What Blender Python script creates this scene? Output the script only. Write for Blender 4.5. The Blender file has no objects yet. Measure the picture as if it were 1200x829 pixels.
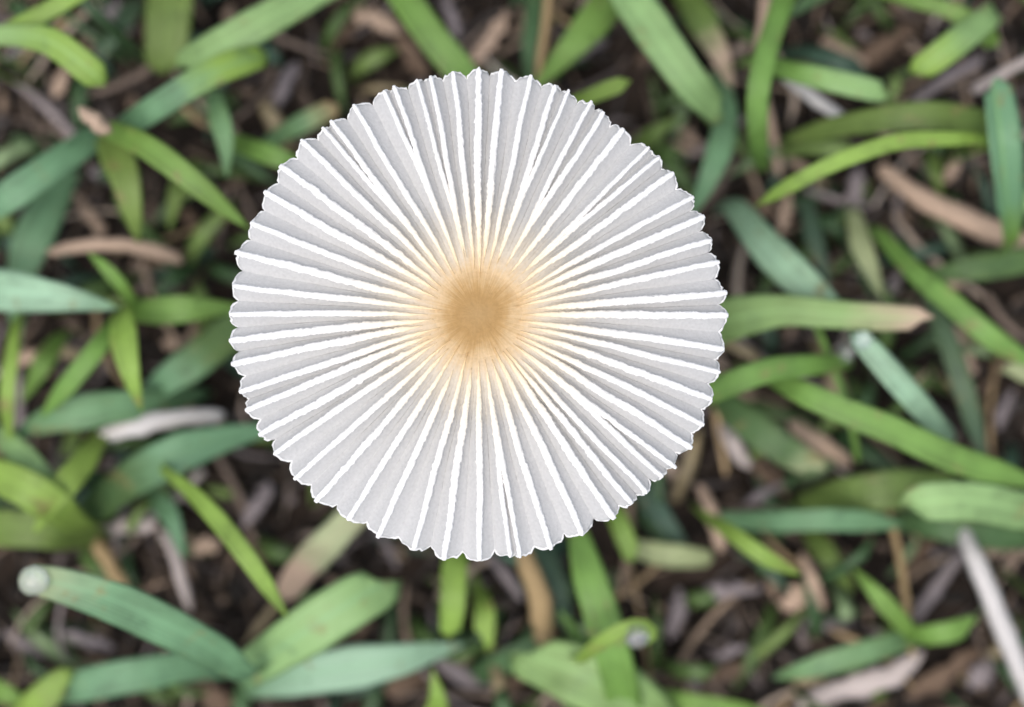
import bpy, math, random
from mathutils import Vector, noise as mn

random.seed(7)
SC = bpy.context.scene
COL = SC.collection
MM = 0.001

# ------------------------------------------------------------------ camera
CAP_H = 45.0           # mm, height of the cap above the soil
CAM_H = 155.0          # mm, height of the phone above the soil
PXMM = 16.7            # photo pixels per mm at the cap's height
cam_d = bpy.data.cameras.new('camera')
cam = bpy.data.objects.new('camera', cam_d)
COL.objects.link(cam)
cam.location = (0, 0, CAM_H * MM)
cam.rotation_euler = (0, 0, 0)
cam_d.sensor_fit = 'HORIZONTAL'
cam_d.sensor_width = 36.0
cam_d.lens = 36.0 * (CAM_H - CAP_H) / (1200.0 / PXMM)
cam_d.clip_start = 0.005
cam_d.clip_end = 400.0
cam_d.dof.use_dof = True
cam_d.dof.focus_distance = (CAM_H - CAP_H) * MM
cam_d.dof.aperture_fstop = 14.0
SC.camera = cam

# ------------------------------------------------------------------ sky, sun, exposure
SUN_EL, SUN_AZ = math.radians(74), math.radians(222)     # azimuth clockwise from +Y
world = bpy.data.worlds.new('World')
SC.world = world
world.use_nodes = True
wn, wl = world.node_tree.nodes, world.node_tree.links
wn.clear()
wo = wn.new('ShaderNodeOutputWorld')
bg = wn.new('ShaderNodeBackground')
sky = wn.new('ShaderNodeTexSky')
sky.sky_type = 'NISHITA'
sky.sun_disc = False
sky.sun_elevation = SUN_EL
sky.sun_rotation = SUN_AZ
sky.air_density = 1.0
sky.dust_density = 4.0
hs = wn.new('ShaderNodeHueSaturation')
hs.inputs['Saturation'].default_value = 0.55
wl.new(sky.outputs[0], hs.inputs['Color'])
wl.new(hs.outputs[0], bg.inputs['Color'])
bg.inputs['Strength'].default_value = 0.15
wl.new(bg.outputs[0], wo.inputs['Surface'])
sd = bpy.data.lights.new('sun', 'SUN')
sd.energy = 0.9
sd.angle = math.radians(50)
sd.color = (1.0, 0.95, 0.875)
sun = bpy.data.objects.new('sun', sd)
COL.objects.link(sun)
sdir = Vector((math.sin(SUN_AZ) * math.cos(SUN_EL), math.cos(SUN_AZ) * math.cos(SUN_EL), math.sin(SUN_EL)))
sun.rotation_euler = sdir.to_track_quat('Z', 'Y').to_euler()
sun.location = (0, 0, 2)
vs = SC.view_settings
SC.display_settings.display_device = 'sRGB'
vs.view_transform = 'Standard'
vs.look = 'None'
vs.exposure = 0.6
vs.gamma = 1.0
vs.use_curve_mapping = False


# ------------------------------------------------------------------ helpers
def W(x, y, h):
    """photo pixel and height above the soil (mm) -> a point in metres"""
    k = (CAM_H - h) / (CAM_H - CAP_H) / PXMM
    return Vector(((x - 600.0) * k, (414.5 - y) * k, h)) * MM


def mesh_obj(name, verts, faces, mat, parent=None, uvs=None, smooth=True, loc=None):
    me = bpy.data.meshes.new(name)
    if loc is not None:
        verts = [tuple(Vector(v) - loc) for v in verts]
    me.from_pydata([tuple(v) for v in verts], [], faces)
    if uvs:
        lay = me.uv_layers.new(name='UVMap')
        data = [0.0] * (2 * len(me.loops))
        for i, lp in enumerate(me.loops):
            data[2 * i], data[2 * i + 1] = uvs[lp.vertex_index]
        lay.data.foreach_set('uv', data)
    if smooth:
        me.polygons.foreach_set('use_smooth', [True] * len(me.polygons))
    me.materials.append(mat)
    o = bpy.data.objects.new(name, me)
    COL.objects.link(o)
    if loc is not None:
        o.location = loc
    if parent:
        o.parent = parent
    return o


def tag(o, label=None, cat=None, group=None, kind=None):
    if label: o['label'] = label
    if cat: o['category'] = cat
    if group: o['group'] = group
    if kind: o['kind'] = kind
    return o


def empty(name, loc):
    e = bpy.data.objects.new(name, None)
    e.empty_display_size = 0.005
    e.location = loc
    COL.objects.link(e)
    return e


def catmull(pts, n):
    """pts: list of tuples; n samples, uniform in chord length"""
    P = [Vector(p) for p in pts]
    L = [0.0]
    for a, b in zip(P, P[1:]):
        L.append(L[-1] + max((b - a).length, 1e-6))
    out = []
    k = 0
    for i in range(n):
        s = L[-1] * i / (n - 1)
        while k < len(L) - 2 and s > L[k + 1]:
            k += 1
        h = L[k + 1] - L[k]
        u = (s - L[k]) / h
        def tang(j):
            if j == 0: return (P[1] - P[0]) / (L[1] - L[0])
            if j == len(P) - 1: return (P[-1] - P[-2]) / (L[-1] - L[-2])
            return (P[j + 1] - P[j - 1]) / (L[j + 1] - L[j - 1])
        m0, m1 = tang(k) * h, tang(k + 1) * h
        u2, u3 = u * u, u * u * u
        out.append(P[k] * (2*u3 - 3*u2 + 1) + m0 * (u3 - 2*u2 + u) + P[k+1] * (-2*u3 + 3*u2) + m1 * (u3 - u2))
    return out


def N(nt, t, **kw):
    n = nt.nodes.new(t)
    for k, v in kw.items():
        if k in n.inputs: n.inputs[k].default_value = v
        else: setattr(n, k, v)
    return n


def ramp(nt, stops, interp='LINEAR'):
    r = nt.nodes.new('ShaderNodeValToRGB')
    cr = r.color_ramp
    cr.interpolation = interp
    while len(cr.elements) < len(stops):
        cr.elements.new(0.5)
    for e, (p, c) in zip(cr.elements, stops):
        e.position = p
        e.color = (*c, 1) if len(c) == 3 else c
    return r


def newmat(name):
    m = bpy.data.materials.new(name)
    m.use_nodes = True
    nt = m.node_tree
    nt.nodes.clear()
    return m, nt


def math_(nt, op, a, b=None, c=None):
    n = nt.nodes.new('ShaderNodeMath')
    n.operation = op
    for i, v in enumerate((a, b, c)):
        if v is None: continue
        if isinstance(v, (int, float)): n.inputs[i].default_value = v
        else: nt.links.new(v, n.inputs[i])
    return n.outputs[0]


def mixc(nt, fac, a, b, mode='MIX'):
    n = nt.nodes.new('ShaderNodeMix')
    n.data_type = 'RGBA'
    n.blend_type = mode
    for sock, v in ((n.inputs[0], fac), (n.inputs[6], a), (n.inputs[7], b)):
        if isinstance(v, (int, float)): sock.default_value = v
        elif isinstance(v, tuple): sock.default_value = (*v, 1)
        else: nt.links.new(v, sock)
    return n.outputs[2]


# ------------------------------------------------------------------ materials
GREEN = {
    'Y': (0.280, 0.440, 0.085), 'G': (0.190, 0.360, 0.080), 'L': (0.330, 0.530, 0.215),
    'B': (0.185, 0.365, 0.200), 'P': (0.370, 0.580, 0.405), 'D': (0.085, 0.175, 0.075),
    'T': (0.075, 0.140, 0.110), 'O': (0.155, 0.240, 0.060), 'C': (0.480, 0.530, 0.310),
}
DRY = {
    'S': (0.640, 0.470, 0.355), 'W': (0.850, 0.770, 0.730), 'N': (0.470, 0.340, 0.180),
    'V': (0.330, 0.285, 0.295), 'K': (0.200, 0.138, 0.098), 'H': (0.680, 0.590, 0.560),
}
ALLC = dict(GREEN); ALLC.update(DRY)
_lm = {}


def leaf_mat(c, tip=None, at=0.75, base=None):
    key = (c, tip, at, base)
    if key in _lm: return _lm[key]
    green = c in GREEN
    m, nt = newmat(('grass_' if green else 'straw_') + '_'.join(str(k) for k in key if k))
    lk = nt.links
    out = N(nt, 'ShaderNodeOutputMaterial')
    uv = N(nt, 'ShaderNodeUVMap')
    sep = N(nt, 'ShaderNodeSeparateXYZ')
    lk.new(uv.outputs[0], sep.inputs[0])
    u, v = sep.outputs[0], sep.outputs[1]
    geo = N(nt, 'ShaderNodeTexCoord')
    n1 = N(nt, 'ShaderNodeTexNoise', Scale=260.0, Detail=3.0)
    n2 = N(nt, 'ShaderNodeTexNoise', Scale=1500.0, Detail=2.0)
    lk.new(geo.outputs['Object'], n1.inputs['Vector'])
    lk.new(geo.outputs['Object'], n2.inputs['Vector'])
    col = ALLC[c]
    cn = mixc(nt, math_(nt, 'MULTIPLY_ADD', n1.outputs[0], 1.6, -0.3), tuple(k * 0.60 for k in col), tuple(min(k * 1.30, .95) for k in col))  # blotchy tone; its wide contrast also paints light and dark sheen
    if green:
        oi = N(nt, 'ShaderNodeObjectInfo')
        cn = mixc(nt, math_(nt, 'MULTIPLY', oi.outputs['Random'], 0.30), cn, (0.27, 0.36, 0.07))
    vn = math_(nt, 'ADD', v, math_(nt, 'MULTIPLY_ADD', n1.outputs[0], 0.16, -0.08))
    if tip:
        r = ramp(nt, [(max(at - .09, 0), (0, 0, 0)), (min(at + .07, 1), (1, 1, 1))])
        lk.new(vn, r.inputs[0])
        cn = mixc(nt, r.outputs[0], cn, ALLC[tip])
    if base:
        r = ramp(nt, [(0.18, (1, 1, 1)), (0.36, (0, 0, 0))])
        lk.new(vn, r.inputs[0])
        cn = mixc(nt, r.outputs[0], cn, ALLC[base])
    if green:
        n4 = N(nt, 'ShaderNodeTexNoise', Scale=430.0, Detail=5.0, Roughness=0.6)
        lk.new(geo.outputs['Object'], n4.inputs['Vector'])
        sp = ramp(nt, [(0.60, (0, 0, 0)), (0.68, (1, 1, 1))])
        lk.new(n4.outputs[0], sp.inputs[0])
        cn = mixc(nt, math_(nt, 'MULTIPLY', sp.outputs[0], 0.65), cn, (0.30, 0.24, 0.10))
        sp2 = ramp(nt, [(0.34, (1, 1, 1)), (0.42, (0, 0, 0))])
        lk.new(n4.outputs[0], sp2.inputs[0])
        cn = mixc(nt, math_(nt, 'MULTIPLY', sp2.outputs[0], 0.40), cn, tuple(k * 0.45 for k in col))
    # parallel veins and a midrib across the blade
    st = math_(nt, 'SINE', math_(nt, 'MULTIPLY', u, 75.0))
    sv = math_(nt, 'MULTIPLY_ADD', st, 0.10, 0.95)
    comb = N(nt, 'ShaderNodeCombineColor')
    for i in range(3): lk.new(sv, comb.inputs[i])
    cn = mixc(nt, 1.0, cn, comb.outputs[0], 'MULTIPLY')
    mid = ramp(nt, [(0.0, (1, 1, 1)), (0.09, (0, 0, 0))])
    lk.new(math_(nt, 'ABSOLUTE', math_(nt, 'SUBTRACT', u, 0.5)), mid.inputs[0])
    cn = mixc(nt, math_(nt, 'MULTIPLY', mid.outputs[0], 0.35 if green else 0.12), cn, tuple(min(k * 1.5, .95) for k in col))
    if not green:
        sp = ramp(nt, [(0.40, (0, 0, 0)), (0.62, (1, 1, 1))])
        lk.new(n1.outputs[0], sp.inputs[0])
        cn = mixc(nt, math_(nt, 'MULTIPLY', sp.outputs[0], 0.45), cn, tuple(k * 0.45 for k in col))
    bs = N(nt, 'ShaderNodeBsdfPrincipled')
    lk.new(cn, bs.inputs['Base Color'])
    bs.inputs['Roughness'].default_value = 0.42 if green else 0.8
    bs.inputs['Specular IOR Level'].default_value = 0.5 if green else 0.2
    bump = N(nt, 'ShaderNodeBump', Strength=0.35, Distance=0.0002)
    lk.new(math_(nt, 'ADD', math_(nt, 'MULTIPLY', st, 0.5), n2.outputs[0]), bump.inputs['Height'])
    lk.new(bump.outputs[0], bs.inputs['Normal'])
    tr = N(nt, 'ShaderNodeBsdfTranslucent')
    lk.new(mixc(nt, 0.5, cn, (0.35, 0.5, 0.05) if green else (0.4, 0.3, 0.15), 'MIX'), tr.inputs['Color'])
    mx = N(nt, 'ShaderNodeMixShader', Fac=0.28 if green else 0.10)
    lk.new(bs.outputs[0], mx.inputs[1]); lk.new(tr.outputs[0], mx.inputs[2])
    lk.new(mx.outputs[0], out.inputs['Surface'])
    _lm[key] = m
    return m


def soil_mat():
    m, nt = newmat('soil')
    lk = nt.links
    out = N(nt, 'ShaderNodeOutputMaterial')
    tc = N(nt, 'ShaderNodeTexCoord')
    a = N(nt, 'ShaderNodeTexNoise', Scale=120.0, Detail=6.0, Roughness=0.65)
    b = N(nt, 'ShaderNodeTexNoise', Scale=900.0, Detail=5.0, Roughness=0.7)
    vo = N(nt, 'ShaderNodeTexVoronoi', Scale=700.0)
    for n in (a, b, vo): lk.new(tc.outputs['Object'], n.inputs['Vector'])
    r = ramp(nt, [(0.32, (0.008, 0.006, 0.005)), (0.50, (0.020, 0.015, 0.012)), (0.62, (0.050, 0.036, 0.028)), (0.76, (0.085, 0.068, 0.066))])
    lk.new(a.outputs[0], r.inputs[0])
    r2 = ramp(nt, [(0.3, (0.45, 0.45, 0.45)), (0.7, (1.5, 1.45, 1.4))])
    lk.new(b.outputs[0], r2.inputs[0])
    c = mixc(nt, 1.0, r.outputs[0], r2.outputs[0], 'MULTIPLY')
    bs = N(nt, 'ShaderNodeBsdfPrincipled', Roughness=0.9)
    bs.inputs['Specular IOR Level'].default_value = 0.2
    lk.new(c, bs.inputs['Base Color'])
    bp = N(nt, 'ShaderNodeBump', Strength=0.8, Distance=0.0008)
    lk.new(math_(nt, 'ADD', b.outputs[0], math_(nt, 'MULTIPLY', vo.outputs['Distance'], 0.6)), bp.inputs['Height'])
    lk.new(bp.outputs[0], bs.inputs['Normal'])
    lk.new(bs.outputs[0], out.inputs['Surface'])
    return m


def island_mat(name, stops, green=False):
    m, nt = newmat(name)
    lk = nt.links
    out = N(nt, 'ShaderNodeOutputMaterial')
    g = N(nt, 'ShaderNodeNewGeometry')
    r = ramp(nt, stops, 'CONSTANT')
    lk.new(g.outputs['Random Per Island'], r.inputs[0])
    tc = N(nt, 'ShaderNodeTexCoord')
    n = N(nt, 'ShaderNodeTexNoise', Scale=500.0, Detail=4.0)
    lk.new(tc.outputs['Object'], n.inputs['Vector'])
    r2 = ramp(nt, [(0.3, (0.55, 0.55, 0.55)), (0.7, (1.3, 1.3, 1.3))])
    lk.new(n.outputs[0], r2.inputs[0])
    c = mixc(nt, 1.0, r.outputs[0], r2.outputs[0], 'MULTIPLY')
    bs = N(nt, 'ShaderNodeBsdfPrincipled', Roughness=0.45 if green else 0.8)
    lk.new(c, bs.inputs['Base Color'])
    bp = N(nt, 'ShaderNodeBump', Strength=0.5, Distance=0.0003)
    lk.new(n.outputs[0], bp.inputs['Height'])
    lk.new(bp.outputs[0], bs.inputs['Normal'])
    lk.new(bs.outputs[0], out.inputs['Surface'])
    return m


def radial_mat(name, stops, R, rough, transl, blot=0.15, bumpd=0.0001, ang=True):
    """mushroom flesh: colour by the distance from the cap's middle (the flesh's own pigment)"""
    m, nt = newmat(name)
    lk = nt.links
    out = N(nt, 'ShaderNodeOutputMaterial')
    tc = N(nt, 'ShaderNodeTexCoord')
    sp = N(nt, 'ShaderNodeSeparateXYZ')
    lk.new(tc.outputs['Object'], sp.inputs[0])
    x, y = sp.outputs[0], sp.outputs[1]
    rr = math_(nt, 'SQRT', math_(nt, 'ADD', math_(nt, 'MULTIPLY', x, x), math_(nt, 'MULTIPLY', y, y)))
    rr = math_(nt, 'DIVIDE', rr, R)
    n1 = N(nt, 'ShaderNodeTexNoise', Scale=700.0, Detail=4.0, Roughness=0.6)
    n2 = N(nt, 'ShaderNodeTexNoise', Scale=4500.0, Detail=3.0)
    for n in (n1, n2): lk.new(tc.outputs['Object'], n.inputs['Vector'])
    rr = math_(nt, 'ADD', rr, math_(nt, 'MULTIPLY_ADD', n1.outputs[0], 0.10, -0.05))
    if ang:   # fine radial fibres
        th = math_(nt, 'ARCTAN2', y, x)
        cv = N(nt, 'ShaderNodeCombineXYZ')
        lk.new(math_(nt, 'MULTIPLY', th, 16.0), cv.inputs[0])
        lk.new(math_(nt, 'MULTIPLY', rr, 2.0), cv.inputs[1])
        n3 = N(nt, 'ShaderNodeTexNoise', Scale=1.6, Detail=3.0)
        lk.new(cv.outputs[0], n3.inputs['Vector'])
        rr = math_(nt, 'ADD', rr, math_(nt, 'MULTIPLY_ADD', n3.outputs[0], 0.09, -0.045))
    r = ramp(nt, stops)
    lk.new(rr, r.inputs[0])
    k = math_(nt, 'MULTIPLY_ADD', n2.outputs[0], 2 * blot, 1 - blot)
    cc = N(nt, 'ShaderNodeCombineColor')
    for i in range(3): lk.new(k, cc.inputs[i])
    c = mixc(nt, 1.0, r.outputs[0], cc.outputs[0], 'MULTIPLY')
    bs = N(nt, 'ShaderNodeBsdfPrincipled', Roughness=rough)
    bs.inputs['Specular IOR Level'].default_value = 0.25
    lk.new(c, bs.inputs['Base Color'])
    bp = N(nt, 'ShaderNodeBump', Strength=0.5, Distance=bumpd)
    lk.new(n2.outputs[0], bp.inputs['Height'])
    lk.new(bp.outputs[0], bs.inputs['Normal'])
    last = bs.outputs[0]
    if transl:
        t = N(nt, 'ShaderNodeBsdfTranslucent')
        lk.new(c, t.inputs['Color'])
        mx = N(nt, 'ShaderNodeMixShader', Fac=transl)
        lk.new(last, mx.inputs[1]); lk.new(t.outputs[0], mx.inputs[2])
        last = mx.outputs[0]
    lk.new(last, out.inputs['Surface'])
    return m


def water_mat():
    m, nt = newmat('water_drop')
    out = N(nt, 'ShaderNodeOutputMaterial')
    bs = N(nt, 'ShaderNodeBsdfPrincipled', Roughness=0.03, IOR=1.33)
    bs.inputs['Base Color'].default_value = (0.95, 0.97, 1, 1)
    bs.inputs['Transmission Weight'].default_value = 0.90  # the remaining milky white paints in the drop's bright highlights
    nt.links.new(bs.outputs[0], out.inputs['Surface'])
    return m


# ------------------------------------------------------------------ soil
def hgt(x, y):
    """soil relief in mm, x and y in mm"""
    f = 1.0 if max(abs(x), abs(y)) < 400 else 0.0
    if not f: return 0.0
    a = mn.noise((x * .06, y * .06, 1.3)) * 2.2
    b = mn.noise((x * .22, y * .22, 5.1)) * 1.1
    c = mn.noise((x * .75, y * .75, 9.7)) * 0.5
    return a + b + c - 0.5


ax = [i * 0.8 for i in range(-80, 81)]
g = 64.0
step = 1.2
ext = []
while g < 60000:
    g += step
    step *= 1.14
    ext.append(g)
ax = [-e for e in reversed(ext)] + ax + ext
n = len(ax)
vts = [(x * MM, y * MM, hgt(x, y) * MM) for y in ax for x in ax]
fcs = [(j * n + i, j * n + i + 1, (j + 1) * n + i + 1, (j + 1) * n + i) for j in range(n - 1) for i in range(n - 1)]
tag(mesh_obj('ground', vts, fcs, soil_mat()), 'dark brown bare soil between the grass blades', kind='structure')


# ------------------------------------------------------------------ blade builder
def blade_geo(pts, seg=26, tip='point', fold=0.25, roll=0.0, thick=0.22, cross=7, wob=0.06, drop=True, seed=0, stalk=0.45):
    """pts: (x, y, h, w) photo pixels / mm / pixel width, base first. Returns verts, faces, uvs, base point."""
    P, Wd = [], []
    for (x, y, h, w) in pts:
        P.append(W(x, y, h))
        Wd.append(w * (CAM_H - h) / (CAM_H - CAP_H) / PXMM * MM)
    skew = random.Random(seed * 31 + 3).uniform(-.38, .38)
    if drop:
        d = (P[1] - P[0]); d.z = 0
        d.normalize()
        h0 = P[0].z
        lean = min(0.35 * h0, 0.003)
        s = Wd[0] * stalk
        P = [P[0] - d * lean * 0.2 - Vector((0, 0, h0 + 0.0015)), P[0] - d * lean * 0.35 - Vector((0, 0, h0 * 0.45))] + P
        Wd = [s * .8, s] + Wd
    q = catmull([(*p, w) for p, w in zip(P, Wd)], seg + (8 if drop else 0))
    ns = len(q)
    C = [Vector(p[:3]) for p in q]
    w = [max(p[3], 0.00005) for p in q]
    L = [0.0]
    for a, b in zip(C, C[1:]): L.append(L[-1] + (b - a).length)
    tot = L[-1]
    V, U = [], []
    side = None
    rows = []
    hc = cross // 2
    T = [(C[min(i + 1, ns - 1)] - C[max(i - 1, 0)]).normalized() for i in range(ns)]
    # side vectors from the tip backwards, so that an upright stalk keeps the leaf's own side
    S = [None] * ns
    for i in range(ns - 1, -1, -1):
        s = Vector((-T[i].y, T[i].x, 0))
        if s.length > 0.45: s.normalize()
        elif S[i + 1] if i + 1 < ns else None:
            s = S[i + 1] - T[i] * S[i + 1].dot(T[i]); s.normalize()
        else: s = Vector((1, 0, 0))
        S[i] = s
    for i in range(ns):
        t, s = T[i], S[i]
        nn = t.cross(s)
        if nn.z < 0 and abs(nn.z) > 0.05: nn = -nn
        v = L[i] / tot
        rem = tot - L[i]
        ww = w[i]
        if tip == 'point':
            k = min(rem / (ww * 2.6 + 1e-9), 1.0); ww *= max(k, 0.02) ** 0.62
        elif tip == 'blunt':
            k = min(rem / (ww * 0.42 + 1e-9), 1.0); ww *= 0.30 + 0.70 * math.sqrt(1 - (1 - k) ** 2)
        elif tip == 'fray':
            k = min(rem / (ww * 0.4 + 1e-9), 1.0); ww *= 0.55 + 0.45 * k
        if not drop:
            k = min(L[i] / (ww * 0.5 + 1e-9), 1.0); ww *= 0.55 + 0.45 * k
        rl = roll + 0.25 * mn.noise((v * 3.0, seed * 1.7, 0.3))
        cs, sn = math.cos(rl), math.sin(rl)
        s2 = s * cs + nn * sn
        n2 = nn * cs - s * sn
        row = []
        th = thick * MM * (0.35 + 0.65 * min(1, ww / 0.0012))
        for side_ in (1, -1):
            rng = range(cross) if side_ == 1 else range(cross - 2, 0, -1)
            for j in rng:
                a = (j - hc) / hc
                wv = 1 + wob * (mn.noise((v * 9.0, a * 1.3, seed * 3.1)) + 0.6 * mn.noise((v * 31.0, a * 1.3, seed * 1.1)))
                off = abs(a) ** 1.3 * fold * ww * 0.5
                und = 0.05 * ww * a * mn.noise((v * 14, seed * 2.3, 2.0))
                up = 0.5 * th * (1 - abs(a) ** 4) * side_
                ripple = 0.03 * ww * math.cos(a * 9.0) * (1 - abs(a))
                sk = 0.0
                if tip != 'point':
                    e_ = max(0.0, 1 - rem / (w[i] * 1.6 + 1e-9))
                    sk = w[i] * e_ * (a * skew + 0.30 * mn.noise((a * 2.6, seed * 4.7, 0.6)))
                V.append(C[i] + t * sk + s2 * (a * ww * 0.5 * wv) + n2 * (off + up + und + ripple))
                U.append(((a + 1) / 2, v))
                row.append(len(V) - 1)
        rows.append(row)
    F = []
    m = len(rows[0])
    for i in range(ns - 1):
        for j in range(m):
            F.append((rows[i][j], rows[i][(j + 1) % m], rows[i + 1][(j + 1) % m], rows[i + 1][j]))
    F.append(tuple(reversed(rows[0])))
    F.append(tuple(rows[-1]))
    return V, F, U, C[0]


_cnt = [0]


def leaf(name, c, pts, parent=None, mat=None, **kw):
    _cnt[0] += 1
    mk = {k: kw.pop(k) for k in ('tipc', 'at', 'basec') if k in kw}
    mt = leaf_mat(c, mk.get('tipc'), mk.get('at', 0.75), mk.get('basec'))
    kw.setdefault('seed', _cnt[0])
    V, F, U, b = blade_geo(pts, **kw)
    if parent:
        b = parent.location.copy()
        o = mesh_obj(name, V, F, mt, None, U, loc=b)
        o.parent = parent
        o.location = (0, 0, 0)
        return o
    return mesh_obj(name, V, F, mt, None, U, loc=b.copy())


GB = 'grass blades around the mushroom'


def blade(label, c, pts, **kw):
    return tag(leaf('grass_shoot', c, pts, **kw), label, 'grass blade', GB)


def straw(label, c, pts, **kw):
    kw.setdefault('drop', False); kw.setdefault('fold', -0.35); kw.setdefault('tip', 'fray'); kw.setdefault('wob', 0.22)
    kw.setdefault('thick', 0.35)
    return tag(leaf('dry_grass_straw', c, pts, **kw), label, 'straw', 'dry straws among the grass')


def plant(label, base, leaves):
    """base: (x, y) pixel; leaves: (name, colour, pts, options, part label)"""
    e = empty('grass_plant', W(base[0], base[1], 0))
    tag(e, label, 'grass plant', 'grass plants around the mushroom')
    for nm, c, pts, kw, lab in leaves:
        o = leaf(nm, c, pts, parent=e, **kw)
        if lab: o['label'] = lab
    return e


# ------------------------------------------------------------------ the mushroom
CX, CY = 561.0, 369.0
RIM = [(449, 105), (460.5, 101), (488.7, 92), (503.6, 88.7), (531.3, 82), (560.5, 78.6), (587.5, 80), (623, 87), (651, 98), (665.3, 106),
       (693, 118), (707.5, 130), (730.5, 150.5), (760.6, 172), (772.7, 183), (789.6, 202), (811.8, 230.5), (824.7, 253), (834.4, 281), (842, 306.9),
       (850.8, 342.6), (853, 369.6), (850, 409), (843.6, 436), (835.6, 469), (824.8, 498), (810, 524.8), (791, 547.7), (777.7, 559.5),
       (759, 579), (741, 591.5), (719, 609), (683.5, 627), (645, 644.5), (597.9, 653.5), (609.5, 654), (562, 658.5), (519.9, 656), (483.7, 645),
       (443.2, 629), (406.5, 610), (369.4, 588), (344, 562.6), (318.8, 533), (303, 510), (286, 481), (279, 459), (270, 426), (267, 398.5), (266.5, 367),
       (270, 334.6), (275.5, 296), (292.4, 259.8), (309, 224.5), (327, 193.5), (352.6, 163), (378.5, 149.5), (387.5, 142.5), (413.5, 122)]
ribs = []
for (x, y) in RIM:
    dx, dy = x - CX, CY - y
    ribs.append([math.atan2(dy, dx) % (2 * math.pi), math.hypot(dx, dy)])
ribs.sort()
NR = len(ribs)
TWO = 2 * math.pi
mean_gap = TWO / NR
gap_next = [((ribs[(i + 1) % NR][0] - ribs[i][0]) % TWO) for i in range(NR)]
# twin ribs run together towards the middle
twin = {}
for i in range(NR):
    if gap_next[i] * 290 < 19.5:
        j = (i + 1) % NR
        mid = ribs[i][0] + gap_next[i] / 2
        mr = random.uniform(120, 190)
        twin[i] = (mid, mr)
        twin[j] = (mid, mr)
smooth = lambda a, b, x: (lambda t: t * t * (3 - 2 * t))(min(1, max(0, (x - a) / (b - a))))
# towards the middle the ribs spread out evenly
even0 = sum(((ribs[i][0] - i * mean_gap + math.pi) % TWO) - math.pi for i in range(NR)) / NR


def rib_angle(i, r):
    a = ribs[i][0]
    if i in twin:
        mid, mr = twin[i]
        d = ((a - mid + math.pi) % TWO) - math.pi
        a = mid + d * (0.30 + 0.70 * smooth(mr - 30, mr + 95, r))
    a += (mn.noise((i * 3.3, r * 0.016, 0.5)) * 1.6 + mn.noise((i * 5.3, r * 0.05, 3.5)) * 0.5) / max(r, 40)
    return a


def amp(r):
    return 0.0 + 0.62 * smooth(52, 135, r) + 0.22 * smooth(150, 285, r)


def prof(r):
    q = r / 290.0
    return 0.35 * math.exp(-((r - 62) / 34.0) ** 2) - 1.9 * q ** 2.2 + 0.25 * math.exp(-(r / 36.0) ** 2)


def cpx(r, a, z):
    return Vector((r * math.cos(a) / PXMM, r * math.sin(a) / PXMM, z)) * MM


FR = [0, .06, .16, .27, .36, .43, .47, .5, .53, .57, .64, .73, .84, .94]
RS = [40, 46, 52, 58, 64, 70, 76, 83, 91, 100, 110, 122, 135, 150, 166, 183, 200, 218, 236, 252, 266, 276, 283, 288, 292]
cap_root = empty('mushroom', W(CX, CY, 0))
tag(cap_root, 'white pleated mushroom with radiating ribs and a tan centre, seen from above', 'mushroom')
CAPZ = W(CX, CY, CAP_H) - W(CX, CY, 0)
CAPZ = Vector((W(CX, CY, CAP_H).x - cap_root.location.x, W(CX, CY, CAP_H).y - cap_root.location.y, CAP_H * MM))

mem = radial_mat('cap_membrane', [(0.0, (0.43, 0.275, 0.118)), (0.09, (0.42, 0.255, 0.098)), (0.125, (0.50, 0.32, 0.140)), (0.185, (0.66, 0.49, 0.29)),
                                  (0.28, (0.65, 0.585, 0.485)), (0.45, (0.575, 0.568, 0.555)), (1.0, (0.57, 0.572, 0.576))], 290 / PXMM * MM, 0.7, 0.22, 0.13)
ribm = radial_mat('cap_rib', [(0.0, (0.46, 0.29, 0.125)), (0.15, (0.62, 0.43, 0.215)), (0.23, (0.70, 0.56, 0.36)),
                              (0.36, (0.735, 0.665, 0.545)), (0.56, (0.715, 0.70, 0.67)), (1.0, (0.735, 0.735, 0.735))], 290 / PXMM * MM, 0.8, 0.0, 0.10)


def rim_r(i, f):
    """rim radius between rib i and the next, f in 0..1"""
    j = (i + 1) % NR
    r = ribs[i][1] * (1 - f) + ribs[j][1] * f
    g_ = gap_next[i] * 290
    k = min(f, 1 - f) * 2
    d = (8.0 if g_ > 19.5 else 3.0) * min(1.0, g_ / 27) * (0.75 + 0.5 * random.Random(i * 7 + 1).random())
    r -= d * k ** 3.2 
    r += 2.0 * mn.noise((i * 2.1 + f * 4.0, 0.7, 1.1)) + 2.4 * mn.noise((i * 7.1 + f * 17.0, 2.7, 1.1))
    return r


cols = [(i, f) for i in range(NR) for f in FR]
NC = len(cols)


def cap_point(i, f, s):
    """s: radius index value 40..292 scaled to the local rim"""
    rm = rim_r(i, f)
    r = s if s < 200 else 200 + (s - 200) * (rm - 200) / 92.0
    a0 = rib_angle(i, r)
    a1 = rib_angle((i + 1) % NR, r)
    d = (a1 - a0) % TWO
    if d > math.pi: d = 0.002
    a = a0 + d * f
    gw = d * r
    k = abs(2 * f - 1)
    full = min(1.0, gw / 22.0 * (290 / max(r, 60)) ** 0.55)
    h = amp(r) * full * (0.55 * k + 0.45 * k * k) + amp(r) * (1 - full)
    h -= 0.35 * (1 - smooth(40, 50, r))
    h += 0.05 * mn.noise((r * .03, a * 30, 2.2)) * smooth(60, 120, r)
    return cpx(r, a, prof(r) + h + 0.35 * mn.noise((math.cos(a) * 1.1, math.sin(a) * 1.1, r * .006)) * smooth(60, 290, r))


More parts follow.
